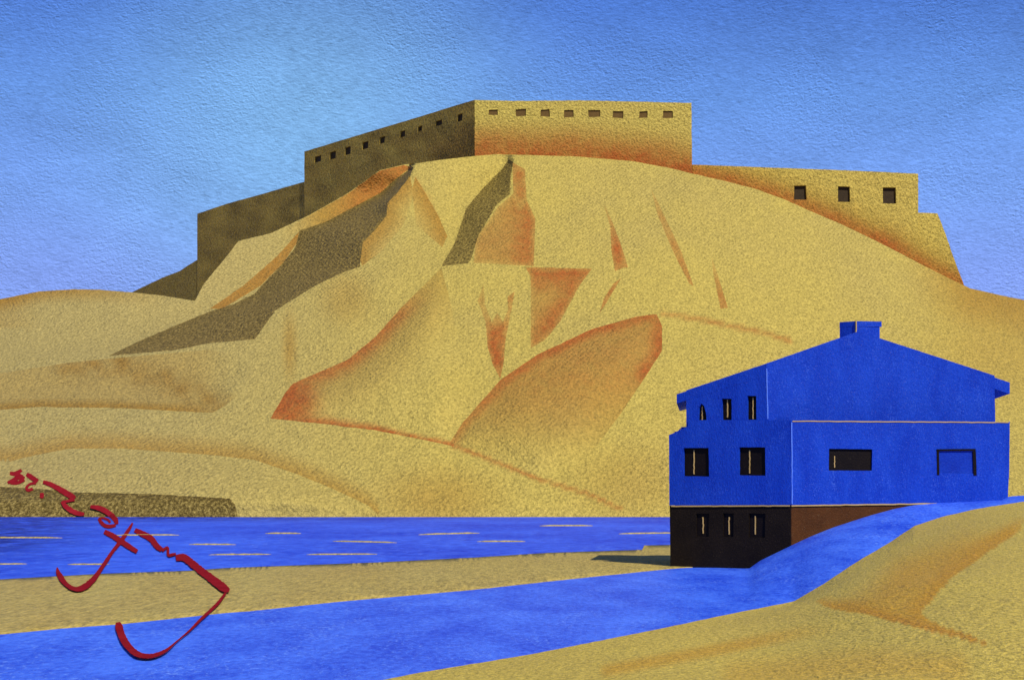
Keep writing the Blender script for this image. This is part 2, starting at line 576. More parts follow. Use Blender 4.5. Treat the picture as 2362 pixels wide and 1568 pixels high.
def build_hill():
    outline = CRESTR + [(2760, 1216), (2500, 1216), (2000, 1216), (1500, 1216), (1000, 1216), (549, 1216), (0, 1216), (-420, 1216)]
    outline = outline[:len(CRESTR)] + rough(outline[len(CRESTR):] + [(-420, 760)], 0, 14)[:-1]
    lines = [(GULLYR, True), (CLEFTR, True), (rough(BANK[:9], 1.0, 9, 4.0), False)]
    for p, f in SLIVERS[:15]:
        lines.append((rough(p, 1.2, 8, 5.0, True), True))
    lines.append((rough(LOW[1:], .8, 10, 6.), False))
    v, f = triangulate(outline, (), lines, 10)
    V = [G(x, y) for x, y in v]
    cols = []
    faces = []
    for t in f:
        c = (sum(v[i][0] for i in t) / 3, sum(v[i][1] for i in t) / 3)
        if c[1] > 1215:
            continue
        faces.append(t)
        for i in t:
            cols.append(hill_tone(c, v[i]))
    # plateau and back slope
    b = len(V)
    n = len(CRESTR)
    for x, y in CRESTR:
        g = G(x, y)
        V += [g, g + Vector((0, 150, 0)), Vector((g.x, g.y + 330, -1.5))]
    for i in range(n - 1):
        for k in range(2):
            a = b + 3 * i + k
            faces.append([a, a + 3, a + 4, a + 1])
            cols += [(0, .1, 0)] * 4
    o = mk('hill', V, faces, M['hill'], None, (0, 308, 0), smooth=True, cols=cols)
    tag(o, kind='structure')


build_hill()


# ------------------------------------------------------------------ ground, water, river, sand
def sheet(name, z, x0, x1, y0, y1, mat, nx=1, ny=1, tone=None):
    V, Fc, cols = [], [], []
    for j in range(ny + 1):
        for i in range(nx + 1):
            V.append((x0 + (x1 - x0) * i / nx, y0 + (y1 - y0) * j / ny, z))
    for j in range(ny):
        for i in range(nx):
            a = j * (nx + 1) + i
            q = [a, a + 1, a + nx + 2, a + nx + 1]
            Fc.append(q)
            if tone:
                cols += [tone(V[k]) for k in q]
    return tag(mk(name, V, Fc, mat, None, (0, 0, z), cols=cols or None), kind='structure')


sheet('ground', -1.6, -4000, 4000, -300, 6000, M['spit'])


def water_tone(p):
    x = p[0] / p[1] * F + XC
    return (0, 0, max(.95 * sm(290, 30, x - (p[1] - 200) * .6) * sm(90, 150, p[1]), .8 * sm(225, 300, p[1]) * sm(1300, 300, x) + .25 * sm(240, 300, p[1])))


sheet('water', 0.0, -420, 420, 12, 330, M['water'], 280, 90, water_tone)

SP_TOP = [(-500, 1362), (5, 1335), (237, 1322), (439, 1315), (519, 1309), (871, 1296), (1090, 1285), (1266, 1274), (1481, 1267), (1486, 1257), (1543, 1256), (1760, 1250)]
SP_BOT = [(1760, 1295), (1543, 1311), (1310, 1335), (1090, 1359), (783, 1386), (575, 1408), (519, 1412), (287, 1437), (149, 1447), (5, 1461), (-500, 1510)]


def build_spit():
    out = rough(SP_TOP + SP_BOT, .3, 12, 8., True)
    v, f = triangulate(out, (), (), 12)
    edge = out + out[:1]
    V, cols = [], []
    for x, y in v:
        d = dist((x, y), edge)
        V.append(flat(x, y, .035 + .05 * sm(0, 14, d) + .03 * sm(0, 14, d) * noise.noise(Vector((x * .02, y * .05, 2)))))
    for t in f:
        for i in t:
            cols.append((0, .12 + .15 * noise.noise(Vector((v[i][0] * .006, v[i][1] * .02, 5))), 0))
    n = len(V)
    # short flank down into the water
    fl = {}
    for t in f:
        for i in range(3):
            fl[(t[i], t[(i + 1) % 3])] = 1
    faces = list(f)
    low = {}
    for (a, b) in list(fl):
        if (b, a) not in fl:
            for k in (a, b):
                if k not in low:
                    low[k] = len(V)
                    V.append(V[k] - Vector((0, 0, .3)))
            faces.append([b, a, low[a], low[b]])
            cols += [(0, .1, 0)] * 4
    tag(mk('sand_spit', V, faces, M['spit'], None, (0, 80, 0), smooth=True, cols=cols), kind='structure')


build_spit()

# the river: flat on the left, climbing past the house on the right
HF = plane(1825, 92.0, .07)       # front wall plane of the house
HL = plane(1825, 92.0, -.6)      # its left wall plane
UP = []
for x, y in rough([(-500, 1509), (5, 1460), (149, 1446), (287, 1436), (519, 1411), (783, 1385), (1090, 1358), (1310, 1334), (1543, 1311), (1600, 1310.5), (1728, 1311)], .4, 30, 9.):
    UP.append(flat(x, y - 2, .02))
for x, y in [(1748, 1294), (1785, 1276), (1824, 1257)]:
    UP.append(HL(x, y, .12))
for x, y in [(1870, 1237), (1922, 1216), (2005, 1189), (2067, 1172), (2109, 1164), (2163, 1159), (2240, 1156), (2320, 1152)]:
    UP.append(HF(x, y, .12))
UP += [HF(2324, 1146, .12), HF(2345, 1143.5, .5), HF(2420, 1141.5, 2), HF(2600, 1141, 6)]
LOWE = [(-500, 1840), (893, 1568), (958, 1555), (1222, 1511), (1384, 1479), (1529, 1450), (1674, 1419), (1831, 1388), (1902, 1346), (1972, 1299),
        (2047, 1255), (2109, 1214), (2171, 1193), (2254, 1174), (2355, 1158), (2450, 1149), (2650, 1144)]
LOWER = rough(LOWE, .9, 14, 10.)


def bank_depth(x, y):
    if x <= 1831:
        return EYE * F / (y - YH)
    base = EYE * F / (1388 - YH)
    return base + (87.5 - base) * sm(1831, 2200, x) * 1.0


LP = [P(x, y, bank_depth(x, y)) for x, y in LOWER]


def resample(pts, n):
    L = [0]
    for a, b in zip(pts[:-1], pts[1:]):
        L.append(L[-1] + (b - a).length)
    out = []
    j = 0
    for i in range(n):
        s = L[-1] * i / (n - 1)
        while j < len(L) - 2 and L[j + 1] < s:
            j += 1
        t = (s - L[j]) / max(1e-9, L[j + 1] - L[j])
        out.append(pts[j].lerp(pts[j + 1], t))
    return out


def by_bearing(pts, xs):
    """points of a bank at given bearings"""
    out = []
    b = [p.x / p.y * F + XC for p in pts]
    for x in xs:
        j = 0
        while j < len(b) - 2 and b[j + 1] < x:
            j += 1
        t = max(0, min(1, (x - b[j]) / max(1e-6, b[j + 1] - b[j])))
        out.append(pts[j].lerp(pts[j + 1], t))
    return out


def loft(name, A, B, k, mat, lift=None, tone=None, origin=(0, 0, 0), skirt=0):
    V, Fc, cols = [], [], []
    n = len(A)
    for i in range(n):
        for j in range(k + 1):
            t = j / k
            p = A[i].lerp(B[i], t)
            if lift:
                p = p + Vector((0, 0, lift(p, t)))
            V.append(p)
    for i in range(n - 1):
        for j in range(k):
            a = i * (k + 1) + j
            q = [a, a + 1, a + k + 2, a + k + 1]
            Fc.append(q)
            if tone:
                cols += [tone(V[m]) for m in q]
    return tag(mk(name, V, Fc, mat, None, origin, smooth=True, cols=cols or None), kind='structure')


XS = [-500 + 3150 * i / 260 for i in range(261)]
A = by_bearing(UP, XS)
B = by_bearing(LP, XS)
loft('river', A, B, 14, M['river'], None, None, (0, 60, 0))

# near right-hand dune, from the river bank toward the viewer
NEAR = [P(x, 1690 if x < 1500 else 1690, 24 + max(0, x - 1400) * .004) for x in XS]
DQ = [(1881, 1386), (1918, 1404), (1993, 1415), (2063, 1433), (2138, 1452), (2283, 1487), (2237, 1464), (2171, 1443), (2121, 1415),
      (2191, 1336), (2278, 1274), (2357, 1220), (2362, 1191), (2212, 1203), (2047, 1261), (1984, 1328)]


def dune_tone(p):
    q = (p.x / p.y * F + XC, YH - (p.z - EYE) / p.y * F)
    o = r = 0
    if inside(q, DQ):
        e = max(sm(50, 2, dist(q, DQ[8:12])), sm(40, 2, dist(q, DQ[0:6])))
        o = (.72 + .28 * e) * sm(0, 75, dist(q, DQ[11:] + DQ[:1]) + 40 * e)
        r = .16 * sm(24, 2, dist(q, DQ[2:6]))
    o = max(o, .65 * sm(24, 2, dist(q, [(1400, 1545), (1640, 1500), (1860, 1456), (1960, 1450)])) * sm(1980, 1700, q[0]) + .0)
    o = max(o, .4 * sm(60, 5, dist(q, [(1700, 1560), (2000, 1530), (2200, 1540)])))
    return r, o, 0


def dune_lift(p, t):
    q = (p.x / p.y * F + XC, YH - (p.z - EYE) / p.y * F)
    e = sm(0, .3, t)
    h = .05 + .06 * noise.noise(Vector((p.x * .35, p.y * .2, 1)))
    h += .16 * (noise.noise(Vector((p.x * .13 + 4, p.y * .06, 7))) + .3) * sm(1200, 1700, q[0])
    return e * h


for nm in ('dune',):
    xs = [420 + 2230 * i / 330 for i in range(331)]
    A2 = [p + Vector((0, 0, .03)) for p in by_bearing(LP, xs)]
    B2 = [P(x, 1720, 24) for x in xs]
    for i, x in enumerate(xs):
        if B2[i].y > A2[i].y - 1:
            B2[i] = A2[i] + Vector((0, -1.2, -.05))
    zs = []
    for i in range(len(xs)):
        acc = ww = 0
        for k in range(-40, 41):
            g_ = math.exp(-(k / 17) ** 2)
            acc += g_ * A2[max(0, min(len(xs) - 1, i + k))].z
            ww += g_
        zs.append(acc / ww)
    zof = {}

    def dune_lift2(p, t):
        b = (p.x / p.y * F + XC - 420) / 2230 * 330
        i = max(0, min(len(xs) - 2, int(b)))
        dz = (zs[i] - A2[i].z) * (1 - (b - i)) + (zs[i + 1] - A2[i + 1].z) * (b - i)
        return dune_lift(p, t) + dz * sm(.02, .25, t) * (1 - t)
    loft('dune', A2, B2, 90, M['dune'], dune_lift2, dune_tone, (12, 45, 0))

# sandbars: thin golden ridges just breaking the surface
BARS = [
    (-60, 143, 1238, 'long gold sandbar streak at the left edge of the water, the upper one there'),
    (262, 413, 1232, 'gold sandbar streak passing behind the cross stroke of the red writing'),
    (437, 544, 1253.5, 'short gold sandbar streak just right of the red writing, below the dark bank end'),
    (482, 625, 1276.5, 'gold sandbar streak low on the water, right above the thick red stroke'),
    (-40, 62, 1298.5, 'stubby gold sandbar streak at the left edge, the lower one near the sand'),
    (157, 252, 1299, 'gold sandbar streak under the curved red hook, left of its stem'),
    (612, 694, 1228, 'shortest gold sandbar streak, high on the water right of the dark bank'),
    (768, 915, 1247.5, 'slightly tilted gold sandbar streak in the middle of the water'),
    (707, 870, 1276, 'longest gold sandbar streak, low in mid water near the sand spit'),
    (965, 1106, 1229, 'gold sandbar streak below the foot of the rust coloured wedge'),
    (1100, 1212, 1246.5, 'gold sandbar streak stepping down right in the middle of the blue water'),
    (1245, 1367, 1210.5, 'gold sandbar streak highest on the water, close to the far shore'),
    (1427, 1560, 1228, 'gold sandbar streak running up against the dark cellar of the house'),
]
for i, (x0, x1, y, lab) in enumerate(BARS):
    d = EYE * F / (y + 2.2 - YH)
    n = 26
    rr = random.Random(i)
    V, Fc = [], []
    tilt = {7: 3.0, 9: -4.0, 12: -2.0}.get(i, rr.uniform(-1, .4))
    for j in range(n + 1):
        t = j / n
        x = x0 + (x1 - x0) * t
        w = (.45 + .55 * min(1, 6 * t, 6 * (1 - t))) * (1 + .25 * noise.noise(Vector((x * .07, i, 0))))
        dd = d - tilt * (t - .5) * d / 100
        hgt = 3.3 / F * dd * w
        wid = .55 * w
        for a in (0, .25, .5, .75, 1):
            ang = math.pi * a
            V.append(((x - XC) / F * dd, dd - wid * math.cos(ang), hgt * math.sin(ang) - .02))
    for j in range(n):
        for k in range(4):
            a = j * 5 + k
            Fc.append([a, a + 5, a + 6, a + 1])
    Fc += [[0, 1, 2, 3, 4], [n * 5 + k for k in (4, 3, 2, 1, 0)]]
    cx = sum(v[0] for v in V) / len(V)
    o = mk('sandbar', V, Fc, M['spit'], None, (cx, d, 0), smooth=True)
    tag(o, lab, 'sandbar', 'gold sandbars breaking the blue water')

# ------------------------------------------------------------------ fortress
FD = 486.0
FF = plane(1095, FD, 0.0)
FS = plane(1095, FD, -1.45)
FW = plane(1597, FD + 14, .10)
fort = empty('fortress', FF(1350, 380))
tag(fort, 'long ochre stone fortress with rows of small square windows crowning the hill', 'fortress')
foot_f = [(1095, 358), (1141, 356), (1258, 359), (1326, 361), (1458, 372), (1546, 388), (1598, 401)]


def front_tone(p):
    d = dist(p, foot_f)
    return (.85 * sm(92, 0, d), .35 * sm(110, 15, d), 0)


win_f = [(1127, 253, 1148, 266), (1190, 252, 1213, 268), (1246, 253, 1268, 269), (1302, 254, 1323, 271), (1357, 255, 1385, 270), (1414, 256, 1437, 272), (1474, 257, 1494, 272), (1530, 257, 1552, 273)]
holes = [rect(*w, 1.2, i) for i, w in enumerate(win_f)]
wall = panel('front_wall', FF, rough([(1095, 231), (1180, 233), (1350, 232), (1480, 235), (1595, 238), (1597, 425), (1500, 410), (1300, 392), (1095, 390)], .7, 12, 20., True), M['stone'], fort, holes, 2.4, 0, 13, front_tone)
for i, h in enumerate(holes):
    panel('window', FF, rect(*[a + b for a, b in zip(win_f[i], (-2, -2, 2, 2))]), M['recess'], wall, (), .4, .35)

win_s = [(1054, 262, 1067, 281), (1004, 277, 1020, 291), (963, 290, 974, 304), (922, 301, 935, 318), (875, 315, 888, 332), (835, 326, 850, 345), (795, 338, 809, 358), (760, 349, 775, 368), (725, 359, 741, 375)]
holes = [[(a + 1, b + 3), (c, b - 1), (c - 1, d - 3), (a, d + 1)] for a, b, c, d in win_s]


def side_tone(p):  # same stone as the front; its shade is partly painted in
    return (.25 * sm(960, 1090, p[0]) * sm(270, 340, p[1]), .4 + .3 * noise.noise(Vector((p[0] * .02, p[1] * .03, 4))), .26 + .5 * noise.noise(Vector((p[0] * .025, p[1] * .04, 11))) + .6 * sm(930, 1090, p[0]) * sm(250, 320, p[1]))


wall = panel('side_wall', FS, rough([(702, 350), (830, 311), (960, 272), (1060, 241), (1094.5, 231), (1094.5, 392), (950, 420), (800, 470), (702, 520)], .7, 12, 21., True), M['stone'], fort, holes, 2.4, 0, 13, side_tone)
for i, (a, b, c, d) in enumerate(win_s):
    panel('window', FS, [(a - 1, b + 1), (c + 2, b - 3), (c + 1, d), (a - 2, d + 3)], M['hole'], wall, (), .4, .5)
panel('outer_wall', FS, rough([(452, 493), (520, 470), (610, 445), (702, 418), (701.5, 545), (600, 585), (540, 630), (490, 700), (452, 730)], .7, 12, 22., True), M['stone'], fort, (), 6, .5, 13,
      lambda p: (0, .4, .36 + .6 * noise.noise(Vector((p[0] * .025, p[1] * .04, 21)))))  # dark tint paints in the shade of this side
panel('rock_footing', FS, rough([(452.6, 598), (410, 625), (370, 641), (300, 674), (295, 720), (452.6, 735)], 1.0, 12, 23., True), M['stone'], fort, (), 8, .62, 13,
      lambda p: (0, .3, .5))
win_w = [(1832, 428, 1860, 461), (1933, 430, 1961, 466), (2036, 433, 2067, 470)]
holes = [rect(*w, .8, 40 + i) for i, w in enumerate(win_w)]
foot_w = CREST[25:35]


def wing_tone(p):
    d = dist(p, foot_w)
    return (.7 * sm(40, 0, d) + .25 * sm(60, 10, math.hypot(p[0] - 2050, (p[1] - 570))), .6 * sm(85, 6, d) + .08, 0)


wall = panel('wing_wall', FW, rough([(1597.5, 380), (1760, 386), (1950, 393), (2118, 401), (2118, 660), (1950, 600), (1760, 500), (1597.5, 440)], .7, 12, 24., True), M['stone'], fort, holes, 2.4, 0, 13, wing_tone)
for w in win_w:
    panel('window', FW, rect(*[a + b for a, b in zip(w, (-2, -2, 2, 2))]), M['hole'], wall, (), .4, .9)
panel('buttress', FW, rough([(2118.6, 489), (2165, 491), (2180, 528), (2205, 600), (2232, 670), (2230, 720), (2118.6, 690)], .7, 12, 25., True), M['stone'], fort, (), 9, 1.0, 13, wing_tone)


def prism(name, base, z0, z1, mat, parent, cols=None):
    n = len(base)
    V = [(x, y, z0) for x, y in base] + [(x, y, z1) for x, y in base]
    Fc = [list(range(n))[::-1], list(range(n, 2 * n))]
    for i in range(n):
        j = (i + 1) % n
        Fc.append([i, j, j + n, i + n])
    return mk(name, V, Fc, mat, parent)


c, r_ = FF(1095, 236), FF(1594, 240)
l_ = FS(703, 352)
zt = min(c.z, r_.z, l_.z) - 1.2
prism('roof', [(c.x + 2.4, c.y + 2.6), (r_.x - 2.6, r_.y + 2.6), (r_.x - 2.6, r_.y + 84), (l_.x + 4.5, l_.y + 3)], zt - 4, zt, M['stone'], fort)
prism('end_wall', [(r_.x - 2.4, r_.y + 2.42), (r_.x - .05, r_.y + 2.42), (r_.x - .05, r_.y + 86), (r_.x - 2.4, r_.y + 86)], zt - 20, r_.z, M['stone'], fort)
e0 = FW(2117, 402)
prism('end_wall', [(e0.x - 2.4, e0.y + 2.5), (e0.x - .05, e0.y + 2.5), (e0.x - .05, e0.y + 40), (e0.x - 2.4, e0.y + 40)], e0.z - 26, e0.z, M['stone'], fort)

# ------------------------------------------------------------------ blue house
house = empty('blue_house', HF(1825, 1300, 2))
tag(house, 'tall ultramarine gabled house with black windows and a dark cellar beside the river', 'house')
UF = plane(1768, 92.9, .07)
UL = plane(1768, 92.9, -.6)

# upper storey
wl = [(1610, 932, 1629, 972), (1665, 919, 1688, 969), (1723, 913, 1744, 968)]
hl = [[(1612, 940), (1618, 930), (1624, 936), (1629, 955), (1630, 972), (1610, 971)], rect(*wl[1], .8, 51), rect(*wl[2], .8, 52)]
panel('upper_wall', UL, rough([(1583, 900), (1768, 838), (1770, 985), (1583, 992)], .5, 9, 30., True), M['house'], house, hl, .35)
panel('upper_wall', UF, rough([(1768, 838), (1980, 764), (2294, 866), (2296, 985), (1770, 985)], .5, 9, 31., True), M['house'], house, (), .35)
# main storey
wm = [(1577, 1032, 1635, 1098), (1704, 1031, 1765, 1096)]
hm = [rect(*w, .9, 55 + i) for i, w in enumerate(wm)]
panel('main_wall', HL, rough([(1543, 1003), (1587, 983), (1587, 968.5), (1825, 968.5), (1825, 1164), (1544, 1165)], .5, 9, 32., True), M['house'], house, hm, .35)
wf = [(1912, 1035, 2012, 1085), (2163, 1041, 2245, 1091)]
hf = [rect(*w, .9, 58 + i) for i, w in enumerate(wf)]
panel('main_wall', HF, rough([(1825, 968.5), (2329, 973), (2328, 1080), (2325, 1145), (2325, 1163), (1825, 1164)], .5, 9, 33., True), M['house'], house, hf, .35)
# cellar
wc = [(1605, 1184, 1634, 1237), (1667, 1184, 1691, 1237), (1727, 1184, 1764, 1239)]
hc = [rect(*w, .9, 61 + i) for i, w in enumerate(wc)]
panel('cellar_wall', HL, rough([(1544, 1166), (1825, 1166), (1825, 1330), (1546, 1330)], .5, 9, 34., True), M['cellar'], house, hc, .35, .04)
panel('plinth', HF, rough([(1825, 1166), (2325, 1162), (2325, 1200), (1825, 1330)], .5, 9, 35., True), M['plinth'], house, (), .35, .04)


def bar(pf, pts, w, t0, t1):
    """thin upright or level strip following pts on a wall plane"""
    V, Fc = [], []
    n = len(pts)
    for i, (x, y) in enumerate(pts):
        a = pts[max(0, i - 1)]
        b = pts[min(n - 1, i + 1)]
        dx, dy = b[0] - a[0], b[1] - a[1]
        L = math.hypot(dx, dy) or 1
        nx, ny = -dy / L * w / 2, dx / L * w / 2
        V += [pf(x + nx, y + ny, t0), pf(x - nx, y - ny, t0), pf(x - nx, y - ny, t1), pf(x + nx, y + ny, t1)]
    for i in range(n - 1):
        for k in range(4):
            a, b = i * 4 + k, i * 4 + (k + 1) % 4
            Fc.append([a, b, b + 4, a + 4])
    Fc += [[3, 2, 1, 0], [4 * n - 4 + k for k in range(4)]]
    return V, Fc


def glazed(pf, w, mul, mat, back=.16, wig=1.4, mw=2.0):
    o = panel('window', pf, rect(w[0] - 3, w[1] - 3, w[2] + 3, w[3] + 3), mat, house, (), .05, back)
    if mul:
        x, y0, y1 = mul
        pts = [(x + wig * noise.noise(Vector((x, k * .9, 0))), y0 + (y1 - y0) * k / 8) for k in range(9)]
        V, Fc = bar(pf, pts, mw, back - .05, back - .004)
        mk('mullion', V, Fc, M['goldline'], o)
    return o


for w, m_ in zip(wl, [(1617.5, 937, 968), (1676, 922, 962), (1735, 917, 966)]):
    glazed(UL, w, m_, M['pane'])
for w, m_ in zip(wm, [(1598.5, 1038, 1093), (1727, 1038, 1091)]):
    glazed(HL, w, m_, M['pane'])
glazed(HF, wf[0], (1926, 1051, 1078), M['pane'], .12)
for w, m_ in zip(wc, [(1619.5, 1192, 1230), (1679.5, 1192, 1232), (1740, 1189, 1232)]):
    glazed(HL, w, m_, M['pane'])
o = glazed(HF, wf[1], None, M['bluepane'], .05)
tag(o, 'blue glazed window in a black frame')
for pts, w in (([(2164, 1095), (2163, 1037)], 5), ([(2160, 1038), (2250, 1037)], 4.5), ([(2247, 1040), (2248, 1064), (2249, 1096)], 7)):
    V, Fc = bar(HF, pts, w, -.035, .03 if w != 4.5 else .025)
    mk('frame', V, Fc, M['pane'], o)

# trims
tr = lambda pf, pts, w, a=-.03, b=.02: bar(pf, rough(pts, .9, 12, 40.), w, a, b)
for pf, pts, w, mt in ((HF, [(1828, 971), (2326, 974)], 2.4, 'goldline'), (HL, [(1549, 1167), (1822, 1166)], 3.0, 'goldline'), (HF, [(1826, 1166), (2160, 1161)], 3.0, 'goldline'),
                       (HF, [(1826.5, 974), (1827, 1162)], 2.6, 'corner'), (UF, [(1768.5, 850), (1771, 966)], 2.2, 'corner')):
    V, Fc = tr(pf, pts, w)
    mk('trim', V, Fc, M[mt], house)

# side, back walls and floor between storeys
def wallbox(name, a, b, z0, z1, mat, t=.3):
    d = Vector((b[0] - a[0], b[1] - a[1], 0)).normalized()
    n_ = Vector((-d.y, d.x, 0)) * t
    base = [(a[0], a[1]), (b[0], b[1]), (b[0] + n_.x, b[1] + n_.y), (a[0] + n_.x, a[1] + n_.y)]
    return prism(name, base, z0, z1, mat, house)


DEP = 9.0
AX = Vector((.115, 1, 0)) * DEP
R0, L0 = HF(2328, 1100), HL(1544, 1100)
zf, zm = HF(1825, 1166).z, HF(1825, 975).z
rb = (R0.x + AX.x - .1, R0.y + DEP)
lb = (L0.x + AX.x + .1, L0.y + DEP)
wallbox('side_wall', (R0.x - .32, R0.y + .36), (rb[0] - .32, rb[1]), -.5, zm, M['house'])
wallbox('side_wall', (L0.x + .36, L0.y + .2), lb, zf, HL(1544, 1004).z, M['house'], -.3)
wallbox('cellar_wall', (L0.x + .36, L0.y + .2), lb, -.5, zf - .01, M['cellar'], -.3)
wallbox('back_wall', lb, rb, -.5, zm, M['house'])
# flat roof over the main storey, under the upper walls
c2 = HF(1825, 1000)
prism('floor', [(L0.x + .7, L0.y + .3), (c2.x, c2.y + .4), (R0.x - .4, R0.y + .4), (rb[0] - .4, rb[1] - .1), (lb[0] + .1, lb[1] - .1)], zm - .3, zm - .06, M['house'], house)
R1, L1 = UF(2295, 900), UL(1584, 930)
rb1, lb1 = (R1.x + AX.x * .85, R1.y + DEP * .85), (L1.x + AX.x * .85 + .3, L1.y + DEP * .85)
wallbox('side_wall', (R1.x - .02, R1.y + .36), rb1, zm - .05, UF(2295, 890).z, M['house'], .3)
wallbox('side_wall', (L1.x + .34, L1.y + .2), lb1, zm - .05, UL(1584, 925).z, M['house'], -.3)


# roof: two thick slopes with overhanging eaves, running back from the gable
def slope(profile_top, profile_bot, name):
    V, Fc = [], []
    n = len(profile_top)
    for (pt, pb) in zip(profile_top, profile_bot):
        V += [pt, pb, pb + AX, pt + AX]
    for i in range(n - 1):
        for k in range(4):
            a, b = i * 4 + k, i * 4 + (k + 1) % 4
            Fc.append([a, b, b + 4, a + 4][::-1])
    Fc += [[0, 1, 2, 3], [4 * n - 1 - k for k in range(4)]]
    return mk(name, V, Fc, M['house'], house)


def onL(x, y):
    return UL(x, y, -.006)


def onF(x, y):
    return UF(x, y, -.006)


top = [onL(1561, 909), onL(1640, 884), onL(1700, 864), onF(1768, 841), onF(1860, 810), onF(1934, 785), onF(1981, 769)]
bot = [onL(1561, 930), onL(1640, 906), onL(1700, 887), onF(1768, 866), onF(1860, 835), onF(1934, 811), onF(1981, 795)]
slope(top, bot, 'roof')
top = [onF(1981.6, 769), onF(2029, 780), onF(2120, 811), onF(2230, 849), onF(2329, 882)]
bot = [onF(1981.6, 795), onF(2029, 806), onF(2120, 838), onF(2230, 875), onF(2329, 908)]
slope(top, bot, 'roof')
# chimney with a small cap, its corner toward the viewer
CF = plane(1973, 94.6, .2)
CL = plane(1973, 94.6, -.9)
a0, b0, d0 = CL(1937, 800), CF(1973, 800), CF(2029, 800)
k0 = Vector((a0.x + d0.x - b0.x, a0.y + d0.y - b0.y, 0))
ch = prism('chimney', [(a0.x, a0.y), (b0.x, b0.y), (d0.x, d0.y), (k0.x, k0.y)], b0.z - 1.0, CF(1973, 753).z, M['house'], house)
cx, cy = (a0.x + d0.x) / 2, (a0.y + d0.y) / 2
ex = lambda p, s: (cx + (p.x - cx) * s, cy + (p.y - cy) * s)
prism('chimney_cap', [ex(a0, 1.01), ex(b0, 1.012), ex(d0, 1.10), ex(k0, 1.06)], CF(1973, 752.8).z, CF(1973, 740.5).z, M['house'], ch)
V, Fc = bar(CF, rough([(1972.5, 741), (1973, 752), (1972.5, 772)], .8, 6, 3.), 2.2, -.16, -.02)
mk('trim', V, Fc, M['goldline'], ch)

# ------------------------------------------------------------------ red handwriting painted across bank, water, sand and river
STROKES = [
    [(70, 155, 22), (105, 160, 30), (150, 135, 20)], [(100, 150, 20), (130, 175, 40), (165, 200, 34)], [(125, 185, 34), (90, 205, 26), (55, 222, 20)], [(75, 222, 22), (120, 222, 24), (170, 200, 22)],
    [(185, 162, 24), (215, 182, 34), (262, 212, 28)], [(250, 222, 22), (210, 230, 16), (184, 254, 18), (196, 272, 22), (228, 262, 20)],
    [(288, 290, 22), (290, 310, 30), (286, 326, 20)],
    [(298, 216, 24), (340, 228, 30), (385, 250, 34), (450, 288, 40), (500, 318, 36), (514, 330, 22)], [(512, 332, 26), (470, 345, 18), (430, 352, 20)], [(428, 348, 22), (455, 385, 32), (500, 415, 34), (548, 432, 30), (580, 434, 18)],
    [(622, 384, 22), (680, 394, 34), (740, 424, 36), (785, 470, 36), (798, 505, 22)], [(674, 468, 14), (700, 462, 14), (735, 474, 16), (752, 494, 16)], [(676, 466, 20), (696, 500, 26), (735, 520, 26), (790, 512, 20)],
    [(905, 496, 10), (880, 540, 22), (825, 620, 28), (770, 690, 22), (730, 750, 26), (690, 810, 26), (640, 880, 36), (575, 935, 40), (515, 950, 30), (455, 920, 30), (415, 870, 38), (395, 830, 26), (390, 802, 8)],
    [(712, 556, 30), (760, 580, 36), (830, 625, 38), (890, 665, 36), (936, 694, 28)],
    [(920, 545, 30), (970, 570, 40), (1030, 605, 42), (1070, 655, 38), (1105, 682, 30)], [(1105, 688, 20), (1142, 664, 16), (1146, 690, 18), (1148, 718, 18), (1170, 716, 20), (1200, 708, 16)],
    [(1200, 738, 40), (1255, 735, 48), (1310, 775, 50), (1380, 832, 50), (1460, 892, 54), (1530, 945, 54), (1566, 960, 20)],
    [(1540, 978, 16), (1490, 1045, 20), (1440, 1095, 20), (1370, 1160, 18), (1290, 1240, 12), (1210, 1308, 8), (1140, 1368, 18), (1070, 1402, 26), (1000, 1412, 30), (930, 1395, 42), (870, 1340, 48), (830, 1270, 48), (812, 1210, 50), (806, 1180, 30)],
]


SPIT_P = SP_TOP + SP_BOT


def drape(x, y):
    if y < 1191.5:
        return G(x, y) + Vector((0, -.25, 0))
    return flat(x, y, .05 + (.075 * sm(0, 14, dist((x, y), SPIT_P + SPIT_P[:1])) if inside((x, y), SPIT_P) else 0))


